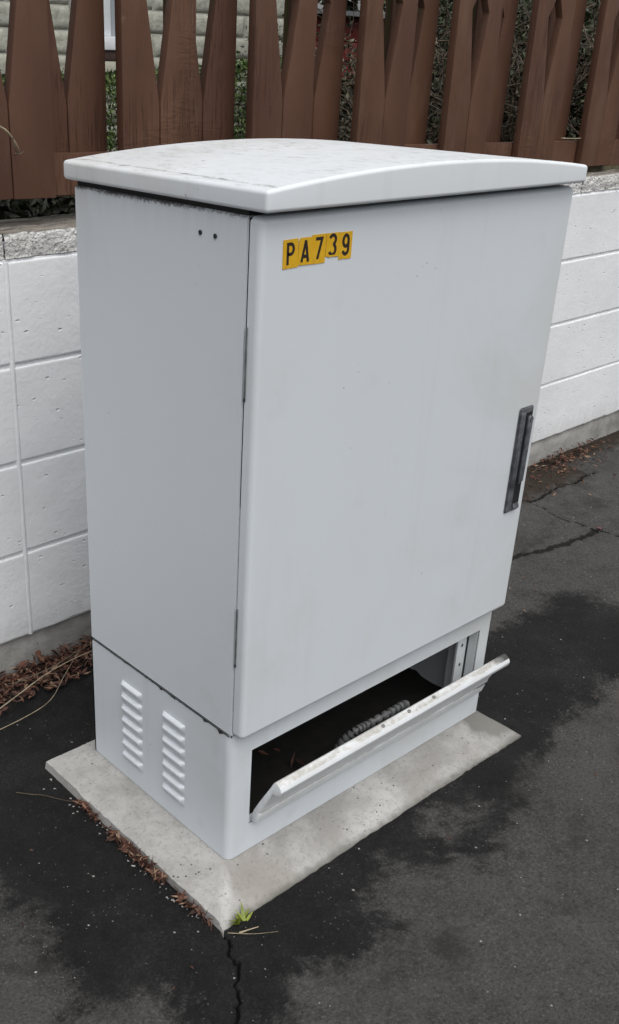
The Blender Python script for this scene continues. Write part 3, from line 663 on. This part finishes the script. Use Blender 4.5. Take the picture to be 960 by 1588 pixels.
def rail(z0, z1, x0=-.9, x1=4.6):
    sl = -.016
    bm = bmesh.new(); v = bm_box(bm, x0, x1, .0236, .0692, z0, z1)
    for q in v: q.co.z += sl*q.co.x if z0 < 1.2 else 0
    bmesh.ops.bevel(bm, geom=list(bm.edges), offset=.003, segments=2, affect='EDGES'); return from_bm('rail', bm, M['fence'], 40)
obj('rail', rail(.965, 1.043), fence); obj('rail', rail(1.64, 1.73), fence)
obj('bearer', box_me('bearer', 1.75, 4.6, .0245, .0685, .905, .934, simple('mossy_timber', (.075, .065, .035), .9, .5, 20, .6), .002), fence)

# ------------------------------------------------------------------ house behind
house = empty('house', (0, 3.30, 0), math.atan(YAW)); tag(house, 'pale split face block house wall with a narrow white window behind the fence', 'house')
HX0, HX1, HZ0, HZ1 = .2, 3.4, .42, 2.42
WX0, WX1, WZ0, WZ1 = 1.93, 2.27, 1.150, 2.05
box('mortar', HX0+.01, HX1-.01, .014, .2, HZ0, HZ1-.01, M['house_mortar'], house)
def split_me(seed, L):
    nu, nv = 14, 5; V = []; F = []
    for j in range(nv+1):
        for i in range(nu+1):
            u, q = i/nu, j/nv; e = min(1, min(u*L, (1-u)*L, q*.09, (1-q)*.09)/.007)
            x = .003+u*(L-.006); z = .003+q*.094; V.append((x, .013 - .016*e*(.62+.55*fbm(x*38+seed*7, z*44+seed*3, 1., 5)), z))
    n = nu+1
    for j in range(nv):
        for i in range(nu): F.append((j*n+i, j*n+i+1, (j+1)*n+i+1, (j+1)*n+i))
    b = len(V); ring = list(range(n)) + [j*n+nu for j in range(1, nv+1)] + [nv*n+i for i in range(nu-1, -1, -1)] + [j*n for j in range(nv-1, 0, -1)]
    for q in ring: V.append((V[q][0], .03, V[q][2]))
    m = len(ring)
    for i in range(m): F.append((ring[i], b+i, b+(i+1) % m, ring[(i+1) % m]))
    return mesh_data('block', V, F, M['split'], 70)
full = [split_me(s, .4) for s in range(6)]; cut = {}
for r_ in range(20):
    z = HZ0 + .1*r_ + .0; off = 0 if r_ % 2 else -.2; x = HX0+off
    while x < HX1 - .05:
        a, b = max(x, HX0), min(x+.4, HX1)
        segs = [(a, b)]
        if z+.1 > WZ0+.005 and z < WZ1-.005: segs = [(p, q) for p, q in ((a, min(b, WX0)), (max(a, WX1), b)) if q-p > .04]
        for p, q in segs:
            L = round(q-p, 2)
            if abs(L-.4) < .01: mm = random.choice(full)
            else:
                if L not in cut: cut[L] = split_me(11+len(cut), L)
                mm = cut[L]
            obj('block', mm, house, (p, 0, z))
        x += .4
box('ledge', WX0-.03, WX1+.03, -.030, .02, 1.152, 1.200, M['cream'], house, .003)
box('brick_sill', WX0-.02, WX1+.02, -.034, .02, 1.2015, 1.243, M['brown_sill'], house, .003)
win = empty('window', (0, 0, 0)); win.parent = house
box('sill', WX0-.01, WX1+.01, -.045, .03, 1.2445, 1.302, M['white_frame'], win, .004)
for a, b in ((WX0+.002, WX0+.055), (2.06, 2.135), (WX1-.055, WX1-.002)): box('frame', a, b, -.012, .03, 1.3035, WZ1-.0505, M['white_frame'], win, .003)
box('frame', WX0+.002, WX1-.002, -.012, .03, WZ1-.049, WZ1-.002, M['white_frame'], win, .003)
for a, b in ((WX0+.0555, 2.0595), (2.1355, WX1-.0555)): box('pane', a, b, .004, .010, 1.304, WZ1-.0505, M['glass'], win)
box('eave', HX0-.3, HX1+.3, -.35, .3, HZ1+.002, HZ1+.10, M['white_frame'], house, .004)
rf = extrude_poly('roof', [(-.42, HZ1+.102), (2.2, HZ1+1.2), (4.8, HZ1+.102)], HX0-.35, HX1+.35, 'x', M['roof'], 0); obj('roof', rf, house)

# red shed far behind on the right
shed = empty('garden_shed', (4.42, 4.3, 0), .1); tag(shed, 'dark red board shed glimpsed through the fence behind the shrubs', 'shed')
for i in range(7):
    obj('board', box_me('board', .0, 1.35, -.012, .012, .45+.15*i, .45+.15*i+.147, M['red'], .003), shed)
box('side_wall', .01, .04, .015, 1.4, .45, 1.49, M['red'], shed); box('side_wall', 1.31, 1.34, .015, 1.4, .45, 1.49, M['red'], shed); box('rear_wall', .045, 1.305, 1.37, 1.4, .45, 1.49, M['red'], shed)
obj('roof', extrude_poly('roof', [(-.12, 1.502), (-.12, 1.53), (1.5, 1.60), (1.5, 1.572)], -.1, 1.45, 'x', M['roof']), shed)

# ------------------------------------------------------------------ foliage
def leaf_cloud(name, pts, size, mat, rnd, flat=.0, aspect=.55):
    """pts: list of (Vector, outward Vector). each leaf is a folded 4-triangle blade"""
    V = []; F = []; A = []
    for p, nrm in pts:
        s = size * rnd.uniform(.6, 1.35)
        d = Vector((rnd.gauss(0, 1), rnd.gauss(0, 1), rnd.gauss(0, 1))) + nrm * flat
        d.normalize(); u = d.cross(Vector((rnd.gauss(0, 1), rnd.gauss(0, 1), rnd.gauss(0, 1)))).normalized(); v = d.cross(u)
        b = len(V); h = s*aspect/2
        V += [p - u*s/2, p + v*h + d*h*.35, p + u*s/2, p - v*h + d*h*.35]
        F += [(b, b+1, b+2), (b, b+2, b+3)]
        c = rnd.random(); A += [c]*4
    me = mesh_data(name, V, F, mat); a = me.attributes.new('rnd', 'FLOAT', 'POINT'); a.data.foreach_set('value', A); return me
def stems_me(name, segs, mat, sides=5):
    V = []; F = []
    for pts, r0, r1 in segs:
        n = len(pts); b0 = len(V)
        for i, p in enumerate(pts):
            t = (pts[min(i+1, n-1)]-pts[max(i-1, 0)]).normalized(); a = t.cross(Vector((.3, .2, .93))).normalized(); b = t.cross(a); rr = r0+(r1-r0)*i/(n-1)
            for k in range(sides): q = 2*math.pi*k/sides; V.append(p+a*math.cos(q)*rr+b*math.sin(q)*rr)
        for i in range(n-1):
            for k in range(sides): F.append((b0+i*sides+k, b0+i*sides+(k+1) % sides, b0+(i+1)*sides+(k+1) % sides, b0+(i+1)*sides+k))
    return mesh_data(name, V, F, mat, 70)
def wander(p, d, L, n, rnd, k=.25, up=.0):
    P = [Vector(p)]; d = Vector(d).normalized()
    for i in range(n):
        d = (d + Vector((rnd.gauss(0, k), rnd.gauss(0, k), rnd.gauss(0, k)+up))).normalized(); P.append(P[-1]+d*L/n)
    return P
def hedge(name, label, x0, x1, y0, y1, z0, ztop, n, size, mat, seed, cat='hedge', part='foliage'):
    rnd = random.Random(seed); root = empty(name, ((x0+x1)/2, (y0+y1)/2, z0)); tag(root, label, cat)
    o = Vector(root.location); pts = []
    while len(pts) < n:
        x = rnd.uniform(x0, x1); tz = ztop(x) + .05*fbm(x*6, seed, 0, 3); f = rnd.random()
        if f < .62:
            z = rnd.uniform(z0+.05, tz); y = y0 + .06*fbm(x*5, z*5, seed, 4) + abs(rnd.gauss(0, .035)); nn = Vector((0, -1, .3))
        elif f < .9: y = rnd.uniform(y0, y1); z = tz - abs(rnd.gauss(0, .03)) + .03*fbm(x*9, y*9, seed); nn = Vector((0, 0, 1))
        else: y = rnd.uniform(y0+.1, y1); z = rnd.uniform(z0, tz); nn = Vector((0, 0, 0))
        pts.append((Vector((x, y, z))-o, nn))
    obj('foliage', leaf_cloud('foliage', pts, size, mat, rnd, 1.2), root)
    segs = []
    for i in range(int((x1-x0)*6)+2):
        b = Vector((rnd.uniform(x0, x1), (y0+y1)/2, z0-.02))-o; segs.append((wander(b, (rnd.gauss(0, .2), rnd.gauss(0, .2), 1), ztop(x0)-z0-.1, 6, rnd, .15), .012, .003))
    obj('stem', stems_me('stem', segs, M['twig']), root); return root
hedge('box_hedge', 'clipped green box hedge against the block house wall', .55, 3.15, 2.92, 3.24, .58, lambda x: 1.135+.085*max(0, (x-1.9)), 26000, .020, M['box_leaf'], 3)
rg = random.Random(31); gp = []
for i in range(9000):
    x = rg.uniform(-.9, 2.6); y = 1.02+abs(rg.gauss(0, .22)); gp.append((Vector((x, y, .86+.11*rg.random()*(.6+.6*fbm(x*4, y*4, 2)))), Vector((0, -.4, .8))))
tag(obj('ground_cover', leaf_cloud('ground_cover', gp, .030, M['dark_leaf'], rg, .8)), 'dark low ground cover under the fence', 'ground cover', kind='stuff')
hedge('tall_hedge', 'tall dark evergreen hedge far behind the shrubs', 3.5, 10.5, 5.9, 6.6, .55, lambda x: 2.6, 22000, .10, M['dark_leaf'], 4)
def shrub(name, label, c, rx, ry, h, nstem, nleaf, size, mat, seed, twigs=3, cat='shrub', clump=.09, rbase=.009):
    rnd = random.Random(seed); root = empty(name, c); tag(root, label, cat, 'shrubs behind the fence'); segs = []; tips = []
    for i in range(nstem):
        a = rnd.uniform(0, 6.283); b = Vector((math.cos(a)*rx*.35*rnd.random(), math.sin(a)*ry*.35*rnd.random(), 0))
        d = Vector((math.cos(a)*rx*rnd.uniform(.3, 1), math.sin(a)*ry*rnd.uniform(.3, 1), h*rnd.uniform(.6, 1.1)))
        P = wander(b, d, d.length, 9, rnd, .13); segs.append((P, rbase*rnd.uniform(.6, 1.2), .002)); tips += P[2:]
        for t in range(twigs):
            q = rnd.choice(P[2:]); tw = wander(q, (rnd.gauss(0, 1), rnd.gauss(0, 1), rnd.gauss(.3, .7)), rnd.uniform(.12, .4), 5, rnd, .3); segs.append((tw, .0035, .0012)); tips += tw[1:]
    pts = []
    for i in range(nleaf):
        q = rnd.choice(tips); p = q + Vector((rnd.gauss(0, clump), rnd.gauss(0, clump), rnd.gauss(0, clump))); p.z = max(.02, p.z); pts.append((p, Vector((0, -.3, .6))))
    obj('foliage', leaf_cloud('foliage', pts, size, mat, rnd, .8), root); obj('branch', stems_me('branch', segs, M['twig']), root); return root
shrub('dry_shrub', 'dry greyish brown shrub seen between the middle palings', (2.75, 2.35, .74), .45, .35, .40, 34, 6500, .022, M['dry_leaf'], 11, 4)
shrub('twiggy_shrub', 'twiggy brown shrub with bare arching stems right of the red shed', (3.05, 1.75, .76), .55, .3, .72, 46, 3000, .024, M['dry_leaf'], 12, 6)
shrub('green_shrub', 'leafy green shrub with pale leaves right of the twiggy shrub', (3.75, 1.95, .74), .5, .35, .8, 34, 5500, .044, M['ivy'], 13, 4)
shrub('climbing_shrub', 'dark leafy climber around the bare trunk at the far right', (4.75, 2.05, .74), .7, .4, .95, 44, 7000, .046, M['ivy'], 14, 5)
shrub('broad_shrub', 'broad leafy shrub standing farther back beyond the green shrub', (4.9, 3.3, .74), .9, .5, 1.1, 50, 8000, .040, M['ivy'], 15, 5)
shrub('garden_shrub', 'dense dark green shrub in front of the red shed', (3.3, 3.15, .74), .4, .3, .42, 36, 8000, .026, M['ivy'], 16, 4)
def tree(name, label, c, h, r0, seed, crown_r, crown_z, n):
    rnd = random.Random(seed); root = empty(name, c); tag(root, label, 'tree'); P = wander((0, 0, -.05), (.05, .05, 1), h, 12, rnd, .05); segs = [(P, r0, r0*.4)]; tips = []
    for i in range(9):
        q = rnd.choice(P[7:]); b = wander(q, (rnd.gauss(0, 1), rnd.gauss(0, 1), rnd.uniform(.3, 1)), crown_r*1.1, 7, rnd, .2); segs.append((b, r0*.35, .006)); tips += b[2:]
        for t in range(3): tw = wander(rnd.choice(b[2:]), (rnd.gauss(0, 1), rnd.gauss(0, 1), rnd.uniform(0, .8)), crown_r*.5, 5, rnd, .25); segs.append((tw, .007, .002)); tips += tw
    obj('trunk', stems_me('trunk', segs, M['bark'], 9), root); pts = []
    for i in range(n): q = rnd.choice(tips); pts.append((q+Vector((rnd.gauss(0, .14), rnd.gauss(0, .14), rnd.gauss(0, .14))), Vector((0, 0, .7))))
    obj('crown', leaf_cloud('crown', pts, .06, M['ivy'], rnd, .7), root)
tree('garden_tree', 'small tree with a brown trunk behind the right end of the fence', (3.60, 1.80, .58), 2.6, .055, 21, .8, 2.2, 5000)

# ------------------------------------------------------------------ litter, twigs, stones, weed
def gz(x, y): return ZG + .0035*fbm(x*2.2, y*2.2, 1.5, 3)
def litter(name, label, pos, rnd, smin, smax, asp=(.12, .42), group=None):
    V = []; F = []; A = []
    for x, y, z in pos:
        L = rnd.uniform(smin, smax); w = L*rnd.uniform(*asp); a = rnd.uniform(0, 6.283); pit = rnd.gauss(0, .35); rol = rnd.gauss(0, .5); curl = rnd.uniform(-.25, .45)*w
        Mx = Matrix.Rotation(a, 3, 'Z') @ Matrix.Rotation(pit, 3, 'Y') @ Matrix.Rotation(rol, 3, 'X'); b = len(V); o = Vector((x, y, z + .3*L*abs(math.sin(pit)) + .002))
        for p in ((-L/2, 0, 0), (-L*.1, w/2, curl), (L/2, 0, 0), (-L*.1, -w/2, curl), (-.05*L, 0, -.05*L)): V.append(o + Mx @ Vector(p))
        F += [(b, b+4, b+1), (b+4, b+2, b+1), (b, b+3, b+4), (b+4, b+3, b+2)]; c = rnd.random(); A += [c]*5
    me = mesh_data(name, V, F, M['litter']); at = me.attributes.new('rnd', 'FLOAT', 'POINT'); at.data.foreach_set('value', A)
    return tag(obj(name, me), label, 'leaves', group, 'stuff')
rnd = random.Random(5); wyx = lambda x: WY+YAW*x
P = []
while len(P) < 3200:
    x = rnd.uniform(-.7, .62); d = abs(rnd.gauss(0, .055)); lim = .105 + .03*fbm(x*7, 2, 0, 3)
    if d > lim: continue
    P.append((x, wyx(x)-.002-d, ZG + .012 + .022*max(0, 1-d/.10)*rnd.random()))
litter('leaf_litter', 'red brown dead leaves heaped along the wall foot left of the cabinet', P, rnd, .010, .034)
P = []
while len(P) < 300:
    x = rnd.gauss(2.22, .12); d = abs(rnd.gauss(0, .05)); P.append((x, wyx(x)-.004-d, ZG+.014+.016*rnd.random()*max(0, 1-d/.1)))
for i in range(260):
    x = rnd.uniform(1.3, 2.2); d = abs(rnd.gauss(0, .09)); P.append((x, wyx(x)-.004-d, ZG+.010))
litter('leaf_pile', 'small pile of red brown leaves at the wall foot right of the cabinet', P, rnd, .008, .028)
P = []
for i in range(520):
    y = rnd.choice((rnd.gauss(.10, .075), rnd.uniform(-.08, .30))); 
    if not -.09 < y < .36 or fbm(y*13, 4., 1., 3) < rnd.uniform(-.45, .35): continue
    P.append((-.0935 - abs(rnd.gauss(0, .0050)), y, ZG+.001+.009*rnd.random()))
litter('edge_litter', 'red brown needles and leaf scraps caught along the left edge of the concrete pad', P, rnd, .006, .030, (.03, .30))
P = [(rnd.uniform(.06, .6), rnd.uniform(.03, .3), .02) for i in range(14)]
litter('inner_leaves', 'dead leaves lying inside the open cabinet base', P, rnd, .015, .045)
P = []
for i in range(70):
    x, y = rnd.uniform(-.4, 2.2), rnd.uniform(-.55, .6)
    if -.1 < x < .74 and -.1 < y < .44: continue
    P.append((x, y, gz(x, y)+.001))
litter('leaf_scraps', 'scattered tiny leaf scraps on the asphalt', P, rnd, .005, .014)
# stone chips
V = []; F = []
def chip(x, y, z, s, rnd):
    b = len(V)
    for p in ((1, 0, 0), (-1, .2, 0), (0, 1, .1), (.1, -1, 0), (0, 0, .75), (0, 0, -.6)): V.append((x+p[0]*s*rnd.uniform(.6, 1.2), y+p[1]*s*rnd.uniform(.6, 1.2), z+p[2]*s*rnd.uniform(.7, 1)))
    for f in ((0, 2, 4), (2, 1, 4), (1, 3, 4), (3, 0, 4), (2, 0, 5), (1, 2, 5), (3, 1, 5), (0, 3, 5)): F.append(tuple(b+q for q in f))
i = 0
while i < 420:
    x, y = rnd.uniform(-.45, 2.3), rnd.uniform(-.6, .68)
    if -.1 < x < .74 and -.1 < y < .44: continue
    chip(x, y, gz(x, y)+.0005, rnd.choice((.0009, .0012, .0014, .0018, .0026)), rnd); i += 1
for i in range(50):
    y = rnd.uniform(-.09, .4); x = -.095-abs(rnd.gauss(0, .012)); chip(x, y, ZG+.001, rnd.uniform(.0012, .003), rnd)
me = mesh_data('stone_chips', V, F, M['stone']); tag(obj('stone_chips', me), 'pale stone chips scattered over the asphalt', 'gravel', kind='stuff')
def twig(label, pts, r, mat='twig', name='twig'): tag(obj(name, tube(name, pts, [r*(1-.6*i/(len(pts)-1)) for i in range(len(pts))], M[mat], 6)), label, 'twig')
def curve(pts, n=14):
    P = [Vector(p) for p in pts]; out = []
    for i in range(n+1):
        t = i/n*(len(P)-1); k = min(int(t), len(P)-2); f = t-k; p0, p1, p2, p3 = P[max(k-1, 0)], P[k], P[k+1], P[min(k+2, len(P)-1)]
        out.append(.5*((2*p1)+(p2-p0)*f+(2*p0-5*p1+4*p2-p3)*f*f+(3*p1-p0-3*p2+p3)*f*f*f))
    return out
twig('long pale bent stem lying across the leaf litter', curve([(-.13, .60, .004), (-.03, .628, .012), (.06, .655, .016), (.16, .665, .02), (.28, .66, .018), (.36, .69, .012)]), .0015, 'straw')
twig('thin brown stem curving along the front of the leaf litter', curve([(-.14, .585, ZG+.004), (-.04, .585, ZG+.010), (.03, .60, ZG+.014), (.09, .64, .004), (.17, .70, .01)]), .0011, 'straw')
twig('short dark stem in the leaf litter beside the cabinet', curve([(-.02, .67, .012), (.07, .66, .022), (.16, .685, .02), (.24, .70, .018)]), .0016)
twig('thin brown root at the left corner of the concrete pad', curve([(-.17, .40, ZG+.002), (-.15, .375, ZG+.003), (-.135, .36, ZG+.003), (-.115, .325, ZG+.004), (-.098, .305, ZG+.004)]), .0009)
twig('pale straw on the asphalt beside the weed', curve([(-.072, -.112, ZG+.004), (-.055, -.118, ZG+.005), (-.040, -.122, ZG+.004)]), .0016, 'straw')
twig('thin brown straw beside the pale straw near the weed', curve([(-.085, -.100, ZG+.003), (-.055, -.127, ZG+.003), (-.022, -.148, ZG+.003)]), .0006, 'straw')
twig('small upright needle against the left edge of the concrete pad', curve([(-.098, .070, ZG), (-.101, .072, .005), (-.100, .073, .022)]), .0006)
twig('dry bramble stem poking through the fence at the left', curve([(.02, .755, 1.125), (.094, .762, 1.094), (.119, .768, 1.074), (.135, .775, 1.052), (.14, .80, 1.045)]), .0024, 'straw')
twig('second dry stem hooked over the fence gap at the left', curve([(.118, .766, 1.076), (.120, .764, 1.060), (.128, .766, 1.048), (.139, .764, 1.052)]), .0018)
twig('fallen dead stem lying on the fence rail at the right', curve([(2.02, .835, 1.022), (2.13, .842, 1.018), (2.26, .85, 1.020)]), .0022, 'straw')
# weed tuft at the pad corner
weed = empty('weed', (-.052, -.095, ZG)); tag(weed, 'small bright yellow green weed growing at the front corner of the concrete pad', 'weed')
rw = random.Random(9)
for i in range(13):
    a = rw.uniform(0, 6.283); L = rw.uniform(.016, .036); w = rw.uniform(.0026, .0048); lean = rw.uniform(.25, .95); V = []; F = []
    for k in range(6):
        q = k/5; rr = L*q*math.sin(lean)*(1+.2*q); zz = L*q*math.cos(lean)*(1-.15*q); ww = w*(1-q**1.6)*(.55+q if q < .45 else 1)
        cx = math.cos(a)*rr+rw.uniform(-.0005, .0005); cy = math.sin(a)*rr
        V += [(cx-math.sin(a)*ww, cy+math.cos(a)*ww, zz), (cx, cy, zz-.0006), (cx+math.sin(a)*ww, cy-math.cos(a)*ww, zz)]
    for k in range(5):
        for s in (0, 1): b = k*3+s; F.append((b, b+1, b+4, b+3))
    me = mesh_data('leaf', V, F, M['weed'], 60); at = me.attributes.new('rnd', 'FLOAT', 'POINT'); at.data.foreach_set('value', [rw.random()]*len(V))
    obj('leaf', me, weed, (rw.uniform(-.008, .008), rw.uniform(-.004, .004), 0))
tag(obj('red_leaf', box_me('red_leaf', -.008, .008, -.005, .005, 0, .0015, simple('red_brown_leaf', (.16, .05, .045), .7, .4, 80), .0006, 1, .0015), None, (1.783, .357, ZG+.002), (.1, .15, .5)), 'small red brown leaf lying on the asphalt crack', 'leaf')
